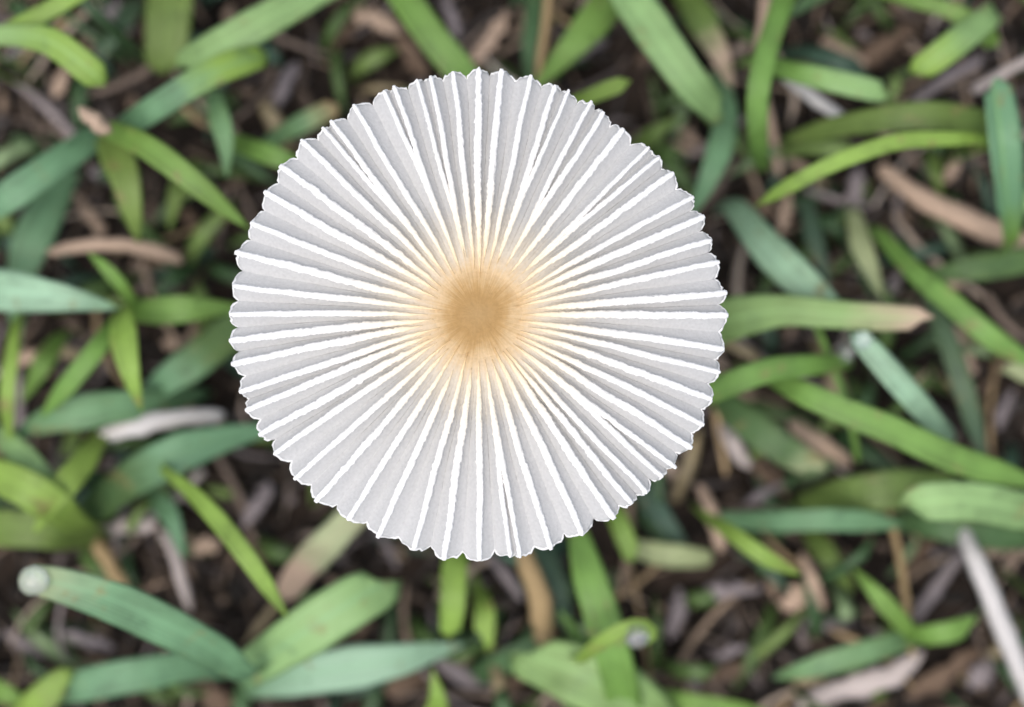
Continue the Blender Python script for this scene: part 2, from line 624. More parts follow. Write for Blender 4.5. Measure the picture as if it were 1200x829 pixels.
V, F = [], []
for s in RS:
    for (i, f) in cols:
        V.append(cap_point(i, f, s))
for a in range(len(RS) - 1):
    for b in range(NC):
        b2 = (b + 1) % NC
        F.append((a * NC + b, a * NC + b2, (a + 1) * NC + b2, (a + 1) * NC + b))
F = [tuple(reversed(f)) for f in F]
cap = mesh_obj('cap', V, F, mem, cap_root)
cap.location = CAPZ
cap['label'] = 'thin grey pleated membrane of the cap'
sol = cap.modifiers.new('thickness', 'SOLIDIFY')
sol.thickness = 0.16 * MM
sol.offset = 0
# orientation check: solidify is centred, so the winding only matters for shading

# central disc: low boss with a faint hollow
V, F = [], []
nr, na = 16, 128
for a in range(nr + 1):
    q = a / nr
    for b in range(na):
        t = TWO * b / na
        rr = q * (56 + 3.0 * mn.noise((math.cos(t) * 3, math.sin(t) * 3, 4.0)) + 2.0 * mn.noise((math.cos(t) * 12, math.sin(t) * 12, 4.0)))
        z = prof(rr) + 0.115 - 0.09 * q ** 3 + 0.05 * mn.noise((math.cos(t) * 9, math.sin(t) * 9, rr * .05)) * q + 0.05 * mn.noise((rr * math.cos(t) * .12, rr * math.sin(t) * .12, 0.1))
        V.append(cpx(rr, t, z))
for a in range(nr):
    for b in range(na):
        b2 = (b + 1) % na
        F.append((a * na + b, (a + 1) * na + b, (a + 1) * na + b2, a * na + b2))
disc = mesh_obj('central_disc', V, F, mem, cap)
disc['label'] = 'tan central disc of the cap'

# ribs: raised white ridges, each its own part
order = list(range(NR))
for i in order:
    rnd = random.Random(i * 13 + 5)
    r_in = rnd.uniform(42, 56) if i % 2 else rnd.uniform(50, 76)
    if i in twin: r_in = rnd.uniform(52, 72)
    r_out = ribs[i][1] + rnd.uniform(0.5, 4.6)
    wsc = rnd.uniform(0.86, 1.14)
    ns = 150
    V, F, rows = [], [], []
    cr = 9
    for k in range(ns):
        q = k / (ns - 1)
        r = r_in + (r_out - r_in) * q
        a = rib_angle(i, min(r, 292))
        rowc = amp(r)
        zc = prof(r) + rowc + 0.35 * mn.noise((math.cos(a) * 1.1, math.sin(a) * 1.1, r * .006)) * smooth(60, 290, r)
        w = min(0.60 * TWO * r / NR, 8.6 - 1.6 * smooth(200, 290, r)) * wsc * (1 - 0.35 * smooth(r_out - 4, r_out, r))
        if i in twin: w *= 0.78
        w *= (0.25 + 0.75 * smooth(0, 0.10, q))
        row = []
        for j in range(cr):
            b = -1 + 2 * j / (cr - 1)
            e = 1 + 0.24 * mn.noise((r * .16, b * 2.0, i * 3.7)) + 0.30 * mn.noise((r * .55, b * 2.0, i * 1.7)) + 0.14 * mn.noise((r * 1.3, b * 2.0, i * 1.7))
            off = b * w * 0.5 * e
            z = zc + 0.10 * math.sqrt(max(0, 1 - b * b)) + 0.07 - 0.05 * abs(b) ** 1.5 * smooth(60, 150, r) + 0.05 * mn.noise((r * .45, b * 2.5, i * 9.1))
            V.append(cpx(r, a, z) + cpx(off, a + math.pi / 2, 0))
            row.append(len(V) - 1)
        for b in (0.9, -0.9):
            V.append(cpx(r, a, zc - 0.34) + cpx(b * w * 0.42, a + math.pi / 2, 0))
            row.append(len(V) - 1)
        rows.append(row)
    m = cr + 2
    for k in range(ns - 1):
        for j in range(m):
            F.append((rows[k][j], rows[k + 1][j], rows[k + 1][(j + 1) % m], rows[k][(j + 1) % m]))
    F.append(tuple(rows[0])); F.append(tuple(reversed(rows[-1])))
    o = mesh_obj('rib', V, F, ribm, cap)

# frayed white margin along the scalloped rim
V, F = [], []
MF = [k / 12 for k in range(12)]
pc = []
for i in range(NR):
    for f in MF:
        pc.append(cap_point(i, f, 292))
M = len(pc)
for k in range(M):
    t = (pc[(k + 1) % M] - pc[k - 1]).normalized()
    o_ = Vector((t.y, -t.x, 0)).normalized()
    up = t.cross(o_) * -1
    rr = (0.105 + 0.035 * mn.noise((k * .31, 0.1, 0.2)) + 0.03 * mn.noise((k * .9, 0.1, 5.2))) * MM
    jit = 0.09 * MM * mn.noise((k * .7, 4.1, 0.9))
    for j in range(6):
        a = TWO * j / 6
        V.append(pc[k] + o_ * (rr * math.cos(a) + jit) + up * (rr * math.sin(a)))
for k in range(M):
    for j in range(6):
        k2, j2 = (k + 1) % M, (j + 1) % 6
        F.append((k * 6 + j, k * 6 + j2, k2 * 6 + j2, k2 * 6 + j))
mar = mesh_obj('margin', V, F, ribm, cap)
mar['label'] = 'thin white frayed edge of the cap'

# gills under the cap and the stem
gm, nt_ = newmat('gill')
o_ = N(nt_, 'ShaderNodeOutputMaterial')
b_ = N(nt_, 'ShaderNodeBsdfPrincipled', Roughness=0.8)
gn = N(nt_, 'ShaderNodeTexNoise', Scale=600.0)
gr = ramp(nt_, [(0.3, (0.20, 0.19, 0.185)), (0.7, (0.32, 0.30, 0.285))])
nt_.links.new(gn.outputs[0], gr.inputs[0]); nt_.links.new(gr.outputs[0], b_.inputs['Base Color'])
nt_.links.new(b_.outputs[0], o_.inputs['Surface'])
for i in range(0, NR):
    V, F = [], []
    ns = 14
    for k in range(ns):
        r = 70 + 195 * k / (ns - 1)
        a = rib_angle(i, r)
        zt = prof(r) + amp(r) * 0.55 - 0.15
        dep = 1.7 * math.sin(math.pi * min(1, 0.15 + 0.85 * k / (ns - 1))) ** 0.6 + 0.15
        for (sd_, z) in ((1, zt), (-1, zt), (-1, zt - dep), (1, zt - dep)):
            V.append(cpx(r, a, z) + cpx(sd_ * 1.0, a + math.pi / 2, 0))
    for k in range(ns - 1):
        for j in range(4):
            F.append((k * 4 + j, k * 4 + (j + 1) % 4, k * 4 + 4 + (j + 1) % 4, k * 4 + 4 + j))
    F.append((3, 2, 1, 0)); F.append(tuple(4 * (ns - 1) + q for q in range(4)))
    o = mesh_obj('gill', V, F, gm, cap, smooth=False)
stm = radial_mat('stem', [(0.0, (0.7, 0.66, 0.58)), (1.0, (0.78, 0.75, 0.69))], 0.002, 0.6, 0.0, 0.12, ang=False)
V, F = [], []
ns, na = 30, 16
for k in range(ns):
    q = k / (ns - 1)
    c = Vector((0, 0, -0.001)).lerp(CAPZ + Vector((0, 0, -0.0006)), q) + Vector((math.sin(q * math.pi) * 0.0012, math.sin(q * 2.2) * math.sin(q * math.pi) * 0.0009, 0))
    rr = (1.35 - 0.45 * q + 0.35 * math.exp(-(q / 0.05) ** 2) + 0.9 * smooth(0.955, 1.0, q)) * MM
    for j in range(na):
        a = TWO * j / na
        V.append(c + Vector((math.cos(a) * rr, math.sin(a) * rr, 0)))
for k in range(ns - 1):
    for j in range(na):
        F.append((k * na + j, k * na + (j + 1) % na, (k + 1) * na + (j + 1) % na, (k + 1) * na + j))
F.append(tuple(reversed(range(na)))); F.append(tuple(range((ns - 1) * na, ns * na)))
st_ = mesh_obj('stem', V, F, stm, cap_root)
st_['label'] = 'slender whitish stem under the cap'

# ------------------------------------------------------------------ grass traced leaf by leaf
# upper-left corner
blade('bright narrow grass blade lying above a short square-ended light blade', 'Y', [(-30, 58, 20, 18), (5, 40, 22, 22), (45, 20, 23, 24), (95, -8, 23, 22), (130, -30, 20, 18)])
blade('short light green blade with a square cut end above the tan sheath', 'L', [(-25, 45, 20, 22), (20, 42, 23, 26), (62, 50, 25, 34), (100, 78, 25, 36), (124, 98, 24, 32)], tip='blunt', tipc='Y', at=.8)
blade('broad olive blade standing under the pale blades beside bare soil', 'O', [(205, -40, 8, 50), (200, 10, 10, 56), (196, 55, 10, 50), (190, 85, 9, 40)], tip='blunt')
blade('pale green broad blade crossing above the olive blade', 'L', [(400, -25, 14, 36), (345, 5, 17, 38), (290, 37, 18, 42), (245, 62, 17, 40), (215, 80, 15, 34)], tip='blunt')
blade('blue-green blade whose yellowed end points at the bare soil', 'B', [(140, 158, 14, 26), (165, 138, 20, 30), (205, 112, 22, 32), (250, 85, 22, 34), (285, 72, 21, 34), (312, 66, 19, 26)], tip='blunt', tipc='Y', at=.82)
blade('long blue-green blade running down from the tan sheath', 'B', [(118, 158, 12, 30), (85, 180, 16, 36), (45, 207, 18, 38), (0, 238, 18, 38), (-40, 268, 14, 30)])
blade('dim blue-green blade hidden behind the pinkish curved straw', 'B', [(80, 205, 5, 28), (55, 250, 9, 44), (35, 290, 10, 48), (22, 340, 9, 44), (15, 385, 7, 34)])
plant('grass plant with a tan sheath and two leaves forking from it', (118, 148), [
    ('leaf', 'G', [(125, 152, 18, 20), (160, 165, 24, 28), (195, 188, 26, 30), (235, 220, 26, 27), (292, 268, 24, 24)], {}, 'narrow yellow-green leaf'),
    ('leaf', 'O', [(128, 158, 14, 34), (145, 200, 19, 46), (155, 245, 19, 46), (162, 285, 17, 34)], {}, 'broad olive leaf'),
    ('sheath', 'S', [(92, 126, 24, 16), (110, 142, 26, 22), (130, 155, 25, 20)], {'drop': False, 'tip': 'blunt', 'fold': -.9}, 'tan dry sheath')])
blade('small teal blade hanging with its pointed tip downwards', 'B', [(250, 108, 14, 16), (257, 135, 19, 26), (264, 165, 20, 32), (266, 208, 19, 26)])
blade('short yellow-green blade slipping under the cap beside the blunt grey-green blade', 'G', [(270, 165, 12, 18), (300, 176, 17, 24), (335, 188, 18, 26), (370, 205, 15, 22)])
blade('blunt grey-green blade stub pointing at the cap from bare soil', 'B', [(315, 168, 8, 16), (340, 153, 12, 22), (368, 138, 13, 24), (396, 124, 12, 22)], tip='blunt', tipc='N', at=.9)
blade('small olive blade standing beside the broad olive leaf', 'O', [(225, 195, 8, 18), (208, 225, 12, 26), (198, 270, 11, 20)])
blade('dim grey-green blade beneath the short square-ended light blade', 'T', [(160, 5, 4, 22), (140, 35, 7, 30), (118, 70, 7, 24)])
# above the cap
blade('straight mid green blade running under the cap from above', 'G', [(445, -45, 10, 30), (478, 5, 15, 37), (515, 55, 16, 38), (560, 105, 15, 34), (590, 140, 12, 28)])
blade('dim upright green stalk beside the thin beige stem', 'D', [(628, -40, 6, 18), (626, 10, 9, 22), (622, 60, 10, 22), (620, 110, 8, 18)])
straw('thin beige stem standing between two green blades above the cap', 'N', [(645, -30, 11, 12), (641, 20, 12, 13), (634, 70, 12, 12), (630, 110, 10, 11)], fold=-.8, wob=.06)
blade('darker green blade leaning behind the thin beige stem', 'G', [(745, -30, 8, 34), (705, 15, 12, 40), (668, 58, 13, 40), (625, 105, 11, 34)])
blade('large light green blade reaching from above toward a fallen pink tip', 'L', [(705, -45, 12, 38), (738, -2, 18, 46), (775, 50, 20, 47), (810, 98, 20, 42), (845, 135, 16, 34)], tip='blunt')
blade('stubby bright green tip poking out beside the cap over black soil', 'Y', [(660, 128, 18, 14), (690, 114, 22, 18), (715, 104, 23, 20), (737, 97, 23, 17)], tip='blunt')
blade('faint olive blade over the black soil beside the cap', 'O', [(745, 172, 5, 14), (768, 155, 8, 22), (800, 135, 8, 18)])
# upper right
blade('bright upright blade crossing a stubby sideways leaf', 'G', [(935, -40, 12, 22), (916, 5, 19, 26), (900, 55, 22, 27), (888, 105, 23, 27), (888, 165, 20, 24), (896, 200, 12, 18)], tip='blunt')
blade('stubby sideways leaf starting behind the bright upright blade', 'G', [(885, 72, 14, 18), (925, 84, 18, 24), (970, 94, 20, 27), (1010, 103, 20, 28), (1040, 110, 19, 24)], tip='blunt', tipc='L', at=.8)
straw('short whitish straw lying under the stubby sideways leaf', 'W', [(918, 88, 11, 13), (955, 116, 13, 16), (998, 145, 12, 14)])
blade('olive green blade leaning behind the large light green blade', 'O', [(800, -10, 6, 28), (825, 30, 9, 38), (848, 75, 9, 34), (858, 110, 8, 24)], tipc='S', at=.75)
straw('thin pinkish beige stem behind the bright upright blade', 'S', [(898, -25, 8, 13), (896, 20, 9, 14), (889, 70, 9, 12), (904, 150, 7, 12), (915, 205, 5, 11)], fold=-.7)
blade('light cut blade with a square yellowish end over brown litter', 'L', [(1165, 15, 14, 26), (1140, 35, 18, 32), (1108, 60, 20, 33), (1072, 86, 19, 30)], tip='blunt', tipc='Y', at=.88)
blade('narrow green blade meeting the light cut blade', 'G', [(1020, -12, 12, 14), (1065, 0, 15, 18), (1110, 12, 16, 22), (1145, 32, 16, 26), (1165, 55, 13, 24)], tip='blunt')
plant('grass plant with a folded upright leaf and two leaves sweeping sideways', (1168, 158), [
    ('leaf', 'O', [(1158, 150, 16, 30), (1110, 137, 20, 34), (1055, 138, 20, 33), (985, 148, 17, 26), (915, 165, 12, 20)], {}, 'broad dull leaf sweeping sideways'),
    ('leaf', 'Y', [(1160, 165, 20, 12), (1110, 163, 24, 18), (1050, 167, 26, 20), (980, 190, 26, 20), (930, 215, 25, 19), (885, 242, 22, 15)], {}, 'narrow bright arching leaf'),
    ('leaf', 'G', [(1180, 280, 14, 24), (1177, 225, 20, 36), (1172, 165, 23, 42), (1163, 100, 22, 36)], {'tip': 'blunt', 'fold': .7, 'tipc': 'B', 'at': .6}, 'folded upright leaf')])
blade('blue-green blade with a pinkish dry start bending beside the cap', 'B', [(838, 85, 6, 16), (850, 125, 11, 26), (846, 165, 14, 31), (830, 210, 15, 31), (808, 255, 13, 24)], basec='S')
straw('thick pinkish tan straw lying across the dark soil', 'S', [(1030, 195, 4, 16), (1075, 228, 6, 24), (1130, 255, 7, 30), (1215, 292, 7, 30)])
straw('grey twig leaning past the square end of the cut blade', 'V', [(1065, 125, 6, 12), (1110, 92, 8, 14), (1150, 70, 8, 14)], fold=-1.0)
straw('pale grey twig beside the folded upright leaf', 'H', [(1140, 108, 8, 12), (1172, 88, 9, 13), (1215, 65, 9, 13)], fold=-1.0)
blade('dark green blade end emerging behind the pinkish beige stem', 'D', [(1000, -35, 6, 24), (960, -8, 9, 26), (922, 20, 9, 22)])
blade('tiny olive upright sprout under the arching leaf', 'O', [(1092, 180, 4, 12), (1097, 205, 6, 16), (1104, 235, 5, 12)])
blade('pale green blade end beside the thick pinkish straw', 'L', [(1235, 240, 8, 22), (1205, 236, 10, 26), (1185, 244, 10, 20)], tip='blunt')
# left middle
blade('pale blue-green pointed blade above a black gap', 'P', [(-45, 335, 14, 42), (0, 340, 20, 50), (50, 345, 22, 50), (95, 352, 22, 42), (140, 362, 20, 24)])
straw('pinkish curved straw above the pale blue-green blade', 'S', [(55, 296, 12, 12), (95, 288, 14, 17), (140, 288, 14, 17), (180, 295, 13, 18), (212, 304, 11, 15)])
plant('grass plant with four yellow-green leaves fanning from one joint', (152, 366), [
    ('leaf', 'G', [(160, 362, 16, 12), (145, 338, 20, 16), (125, 315, 21, 17), (103, 296, 20, 13)], {}, 'narrow upward leaf'),
    ('leaf', 'G', [(158, 366, 16, 22), (190, 364, 18, 33), (230, 362, 18, 35), (290, 362, 15, 30)], {}, 'sideways leaf running under the cap'),
    ('leaf', 'Y', [(145, 366, 18, 28), (146, 395, 23, 36), (153, 435, 24, 34), (166, 482, 22, 24)], {}, 'short upright leaf'),
    ('leaf', 'G', [(140, 376, 16, 18), (115, 408, 20, 24), (85, 445, 20, 24), (48, 490, 17, 18)], {}, 'slanting leaf')])
blade('dim short blade beside the slanting leaf over black soil', 'G', [(70, 398, 7, 18), (52, 425, 10, 25), (25, 472, 8, 18)])
blade('slim yellowish upright blade near the dim short blade', 'Y', [(22, 372, 14, 10), (14, 420, 18, 18), (9, 470, 18, 20), (12, 520, 15, 16)])
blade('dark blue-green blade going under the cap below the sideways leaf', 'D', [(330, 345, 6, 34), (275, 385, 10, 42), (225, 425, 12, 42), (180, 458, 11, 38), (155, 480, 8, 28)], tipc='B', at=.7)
blade('blue-green blade beside the whitish pink straw', 'B', [(215, 465, 9, 24), (165, 474, 14, 34), (110, 480, 16, 42), (60, 492, 16, 42), (15, 510, 13, 36)])
straw('thick whitish pink straw pointing at the cap', 'W', [(116, 510, 13, 22), (150, 502, 15, 27), (200, 492, 14, 24), (262, 486, 11, 18)], fold=-.6)
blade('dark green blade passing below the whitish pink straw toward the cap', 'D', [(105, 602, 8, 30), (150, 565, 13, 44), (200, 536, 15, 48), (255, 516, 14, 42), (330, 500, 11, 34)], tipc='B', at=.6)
blade('yellow-green blade slanting down to the light clump', 'Y', [(122, 505, 12, 18), (100, 540, 17, 28), (72, 575, 19, 32), (40, 625, 17, 26)])
# lower left
plant('light yellow-green clump of three short broad leaves', (55, 600), [
    ('leaf', 'Y', [(90, 612, 14, 30), (62, 590, 19, 46), (25, 568, 20, 46), (-25, 548, 17, 34)], {'tip': 'blunt'}, None),
    ('leaf', 'L', [(85, 600, 12, 20), (50, 560, 17, 30), (18, 525, 16, 30), (-5, 505, 13, 22)], {'tip': 'blunt'}, None),
    ('leaf', 'O', [(100, 628, 10, 30), (60, 622, 14, 42), (10, 618, 14, 46), (-40, 622, 11, 40)], {'tip': 'blunt'}, 'broad olive leaf')])
blade('thin bright arching blade between the cap and the dewy blade', 'Y', [(190, 548, 15, 12), (222, 574, 22, 18), (258, 612, 25, 23), (295, 660, 26, 22), (338, 725, 24, 14)])
plant('grass plant with a broad leaf carrying a dewdrop at its tip', (288, 790), [
    ('leaf', 'B', [(290, 788, 20, 28), (255, 762, 24, 44), (205, 735, 27, 52), (140, 705, 29, 52), (80, 686, 30, 44), (30, 676, 29, 34)], {'tip': 'blunt', 'fold': .35, 'roll': -.12, 'tipc': 'C', 'at': .95}, 'broad blue-green leaf'),
    ('leaf', 'B', [(280, 792, 14, 38), (320, 765, 18, 52), (365, 735, 20, 62), (415, 703, 20, 60), (455, 680, 18, 48)], {'tip': 'blunt', 'tipc': 'L', 'at': .55}, 'broad pale leaf')])
straw('blade dried tan at one end, tucked under the cap beside soil', 'S', [(332, 700, 8, 24), (352, 670, 11, 36), (385, 635, 13, 38), (430, 590, 12, 32)], tipc='C', at=.45, fold=.2, wob=.1)
blade('dim blue-green blade below the dewy blade', 'B', [(275, 778, 6, 30), (220, 780, 10, 38), (150, 792, 12, 42), (85, 806, 11, 38), (20, 822, 8, 30)])
blade('yellowish olive square-ended blade lying beside the dim blue-green blade', 'Y', [(20, 850, 9, 26), (45, 822, 12, 36), (82, 796, 12, 36)], tip='blunt')
blade('low green blade lying near the yellowish olive blade', 'G', [(-35, 800, 5, 24), (5, 812, 8, 34), (45, 838, 7, 28)])
straw('brown slanting stem beside the light yellow-green clump', 'N', [(98, 615, 7, 15), (118, 648, 9, 20), (145, 692, 8, 18)], fold=-.7)
straw('pale thin curved straw over the brown litter below the dark blade', 'H', [(188, 622, 7, 10), (205, 655, 8, 14), (214, 690, 8, 14), (222, 715, 6, 9)], fold=-.7)
straw('short greyish pink straw lying beside the pale thin curved straw', 'H', [(122, 625, 5, 14), (150, 617, 6, 20), (182, 616, 6, 16)])
blade('dim upright green blade behind the thin bright arching blade', 'D', [(175, 575, 6, 18), (200, 605, 10, 28), (216, 655, 10, 24)], tipc='B', at=.6)
# below the cap
blade('pale grey-blue blade lying low beside the yellowish bent tip', 'B', [(290, 800, 7, 34), (345, 792, 12, 46), (410, 782, 13, 52), (470, 772, 13, 48), (545, 755, 10, 32)], tipc='P', at=.35)
blade('upright yellow-green blade emerging under the cap', 'Y', [(538, 630, 12, 22), (533, 665, 16, 30), (531, 705, 17, 30), (527, 745, 15, 24)], tip='blunt')
blade('small drop-shaped yellow-green tip beside the upright blade', 'Y', [(560, 690, 8, 12), (568, 715, 12, 24), (567, 752, 12, 26)], tip='blunt')
straw('brown dry blade hanging down from under the cap', 'N', [(605, 625, 10, 16), (620, 665, 12, 24), (633, 710, 12, 28), (640, 760, 10, 26)])
plant('bright green plant with a curled tip holding a water drop', (722, 800), [
    ('leaf', 'G', [(735, 840, 12, 34), (722, 780, 18, 44), (703, 715, 20, 42), (685, 655, 19, 38), (670, 590, 15, 30)], {}, 'upright mid green leaf'),
    ('leaf', 'Y', [(678, 772, 20, 12), (700, 755, 23, 18), (724, 740, 24, 20), (748, 731, 24, 18), (762, 740, 23, 17), (758, 756, 22, 12)], {'tip': 'blunt', 'fold': .5}, 'short leaf with curled tip'),
    ('leaf', 'L', [(775, 850, 10, 50), (730, 815, 15, 72), (680, 790, 16, 74), (615, 765, 14, 52)], {'tip': 'blunt'}, 'broad light leaf'),
    ('leaf', 'G', [(700, 790, 8, 16), (680, 750, 12, 20), (655, 715, 12, 16)], {}, None)])
blade('yellowish short blade peeking out under the cap near a pale chip', 'L', [(715, 590, 10, 18), (728, 618, 13, 24), (742, 655, 13, 22)], tip='blunt', tipc='Y', at=.5)
blade('pale whitish green broad scrap of blade beside the yellowish short blade', 'C', [(738, 640, 7, 20), (770, 648, 9, 28), (800, 652, 9, 28), (835, 655, 7, 18)], tip='blunt')
blade('dim teal blade passing behind the pale whitish scrap', 'T', [(740, 560, 4, 22), (775, 605, 7, 30), (810, 650, 7, 26)])
blade('yellowish bent tip rising beside the pale grey-blue blade', 'G', [(505, 860, 8, 34), (513, 822, 14, 40), (507, 785, 15, 22)], tipc='Y', at=.65)
straw('greyish pink twig beside the brown dry blade', 'V', [(572, 648, 6, 12), (592, 675, 8, 17), (612, 702, 7, 13)], fold=-.8)
blade('deep green blade under the broad light leaf', 'D', [(560, 790, 5, 26), (600, 770, 8, 34), (648, 730, 8, 28)])
blade('dark blue-green blade lying low beside the upright mid green leaf', 'T', [(630, 640, 5, 28), (650, 690, 8, 38), (672, 750, 7, 32)])
# right of the cap
blade('pale blue-green blade leaning toward the orange-tipped blade', 'P', [(862, 245, 11, 28), (890, 280, 16, 38), (925, 318, 18, 44), (962, 350, 18, 42), (1000, 385, 15, 30)])
blade('light blade with an orange dried tip beside the cap', 'L', [(825, 385, 14, 40), (865, 372, 19, 52), (915, 364, 21, 38), (970, 368, 22, 34), (1030, 372, 23, 32), (1086, 374, 23, 26)], tip='blunt', tipc='S', at=.9)
blade('pale yellow-green blade tip above the orange-tipped blade', 'C', [(1000, 250, 7, 16), (1008, 285, 10, 26), (1020, 315, 11, 28), (1034, 350, 10, 18)])
blade('long green blade with an olive start descending past the thick pinkish straw', 'G', [(1030, 275, 10, 18), (1070, 318, 15, 26), (1110, 352, 17, 28), (1160, 395, 18, 28), (1225, 435, 16, 26)], basec='O')
blade('dark green blade lying sideways behind the long descending blade', 'D', [(1245, 295, 6, 24), (1190, 307, 10, 32), (1130, 316, 11, 32), (1070, 326, 8, 24)])
blade('thin dark teal blade behind the pale leaning blade', 'T', [(945, 240, 5, 16), (955, 285, 8, 24), (972, 335, 8, 20)])
blade('long dark teal blade beneath the dewdrop blade', 'T', [(1085, 340, 7, 16), (1108, 395, 11, 24), (1130, 460, 12, 26), (1155, 545, 10, 18)])
blade('whitish green blade with dewdrops on its upper end', 'P', [(1112, 518, 14, 20), (1085, 485, 20, 28), (1050, 446, 23, 32), (1003, 392, 23, 26)], tip='blunt')
plant('bright plant whose long leaf forks beside the cap and runs sideways', (920, 440), [
    ('leaf', 'G', [(995, 424, 17, 16), (955, 428, 21, 25), (905, 433, 23, 28), (860, 448, 23, 30), (810, 468, 20, 26)], {'tip': 'blunt'}, None),
    ('leaf', 'G', [(895, 438, 17, 16), (940, 460, 22, 28), (990, 482, 23, 32), (1050, 506, 23, 34), (1120, 538, 22, 34), (1225, 570, 18, 28)], {}, 'long leaf')])
blade('thread-thin green stem crossing the forked plant', 'G', [(952, 375, 16, 7), (968, 410, 18, 9), (985, 455, 18, 9), (998, 500, 17, 9), (1006, 545, 13, 8)])
blade('dark green blade ending in a pale spot over dark soil', 'D', [(840, 462, 7, 24), (875, 495, 11, 38), (912, 522, 12, 38), (958, 550, 11, 30)], tip='blunt', tipc='C', at=.93)
straw('small whitish pink straw beside the blade with a pale spot', 'H', [(846, 498, 5, 14), (860, 520, 7, 20), (876, 548, 6, 16)])
straw('tan pink straw under the long forked leaf', 'S', [(925, 495, 5, 16), (960, 518, 7, 22), (998, 545, 6, 16)])
blade('pale leaf end beside the long descending blade', 'C', [(1240, 445, 8, 24), (1210, 436, 11, 28), (1182, 438, 11, 24)], tip='blunt')
# lower right
blade('dim blue-green blade lying straight between tan stems', 'B', [(850, 608, 7, 18), (900, 611, 12, 25), (960, 609, 14, 27), (1010, 610, 13, 26), (1060, 616, 10, 20)])
blade('short bright pointed blade below the straight dim blade', 'Y', [(838, 612, 14, 14), (865, 630, 18, 20), (895, 652, 19, 20), (938, 674, 17, 16)])
blade('large light green blade with a rounded end above the white straw', 'L', [(1250, 608, 14, 38), (1195, 598, 19, 46), (1135, 586, 21, 48), (1085, 588, 21, 46), (1062, 592, 20, 38)], tip='blunt')
blade('dark green blade lying under the large light blade', 'D', [(1050, 610, 6, 20), (1100, 618, 10, 30), (1160, 628, 10, 32), (1235, 635, 7, 26)])
blade('olive green blade beneath the yellow end of the forked plant', 'O', [(950, 590, 6, 34), (1000, 580, 11, 46), (1055, 572, 12, 46), (1110, 570, 9, 34)], tip='blunt')
plant('low plant with three narrow leaves meeting beside a thin tan stem', (1068, 742), [
    ('leaf', 'G', [(1072, 748, 10, 16), (1050, 722, 14, 22), (1025, 694, 15, 22), (998, 665, 13, 16)], {}, None),
    ('leaf', 'G', [(1058, 742, 9, 16), (1085, 744, 13, 25), (1110, 740, 14, 27), (1138, 732, 13, 24)], {'tip': 'blunt'}, None),
    ('leaf', 'B', [(1075, 745, 8, 18), (1035, 757, 12, 28), (985, 772, 13, 30), (940, 785, 12, 26), (905, 795, 9, 18)], {}, 'dull longer leaf')])
straw('long white straw slanting down past the large light blade', 'W', [(1128, 615, 10, 18), (1145, 655, 13, 24), (1165, 705, 13, 26), (1188, 765, 12, 25), (1212, 825, 10, 22)], fold=-.6, wob=.1)
straw('lavender grey straw beside the long white straw', 'V', [(1072, 728, 6, 16), (1095, 695, 8, 20), (1128, 650, 7, 15)], fold=-.7)
straw('thin tan stem rising beside the low three-leaved plant', 'N', [(1038, 585, 9, 8), (1050, 630, 10, 10), (1060, 685, 10, 11), (1070, 770, 8, 8)], fold=-.8)
straw('short pale tan straw beside the short bright pointed blade', 'S', [(820, 568, 5, 12), (834, 600, 7, 17), (846, 645, 6, 14)])
straw('small pinkish tan straw over the litter beside the olive sprout', 'S', [(940, 648, 5, 11), (953, 680, 7, 15), (966, 714, 5, 11)])
blade('dim olive sprout beside a small pinkish straw', 'O', [(950, 625, 4, 20), (975, 658, 7, 30), (1000, 695, 6, 22)])
straw('wide pale tan dead leaf lying below the dull longer leaf', 'H', [(935, 828, 4, 18), (990, 808, 6, 30), (1040, 795, 6, 30), (1080, 770, 5, 20)], wob=.4)
blade('low green blade with its end buried in tan litter', 'G', [(740, 812, 5, 18), (800, 822, 9, 24), (860, 832, 9, 24), (920, 845, 6, 18)])

# ------------------------------------------------------------------ dew and water drops
wm = water_mat()


def drop(label, x, y, h, rpx, sq=0.8):
    r = rpx * (CAM_H - h) / (CAM_H - CAP_H) / PXMM * MM
    V, F = [], []
    nu, nv = 20, 12
    for a in range(1, nv):
        p = math.pi * a / nv
        for b in range(nu):
            t = TWO * b / nu
            z = math.cos(p) * sq
            if z < -0.45: z = -0.45 + (z + 0.45) * 0.3
            V.append((r * math.sin(p) * math.cos(t) * (1 + .06 * math.cos(t)), r * math.sin(p) * math.sin(t), r * z))
    V.append((0, 0, r * sq)); V.append((0, 0, r * (-0.45 - 0.3 * (sq - .45))))
    for a in range(nv - 2):
        for b in range(nu):
            F.append((a * nu + b, (a + 1) * nu + b, (a + 1) * nu + (b + 1) % nu, a * nu + (b + 1) % nu))
    for b in range(nu):
        F.append((len(V) - 2, b, (b + 1) % nu))
        F.append((len(V) - 1, (nv - 2) * nu + (b + 1) % nu, (nv - 2) * nu + b))
    o = mesh_obj('water_drop', V, F, wm)
    o.location = W(x, y, h)
    return tag(o, label, 'water drop', 'dew and water drops on the grass')


drop('large dewdrop on the tip of the broad blue-green leaf', 38, 681, 30.6, 17)
drop('bright dewdrop on the end of the whitish green blade', 1011, 399, 23.9, 11)
drop('bluish dewdrop hanging beside the end of the whitish green blade', 991, 415, 18.6, 10)
drop('water drop held in the curled tip of the bright green plant', 746, 745, 24.0, 15)

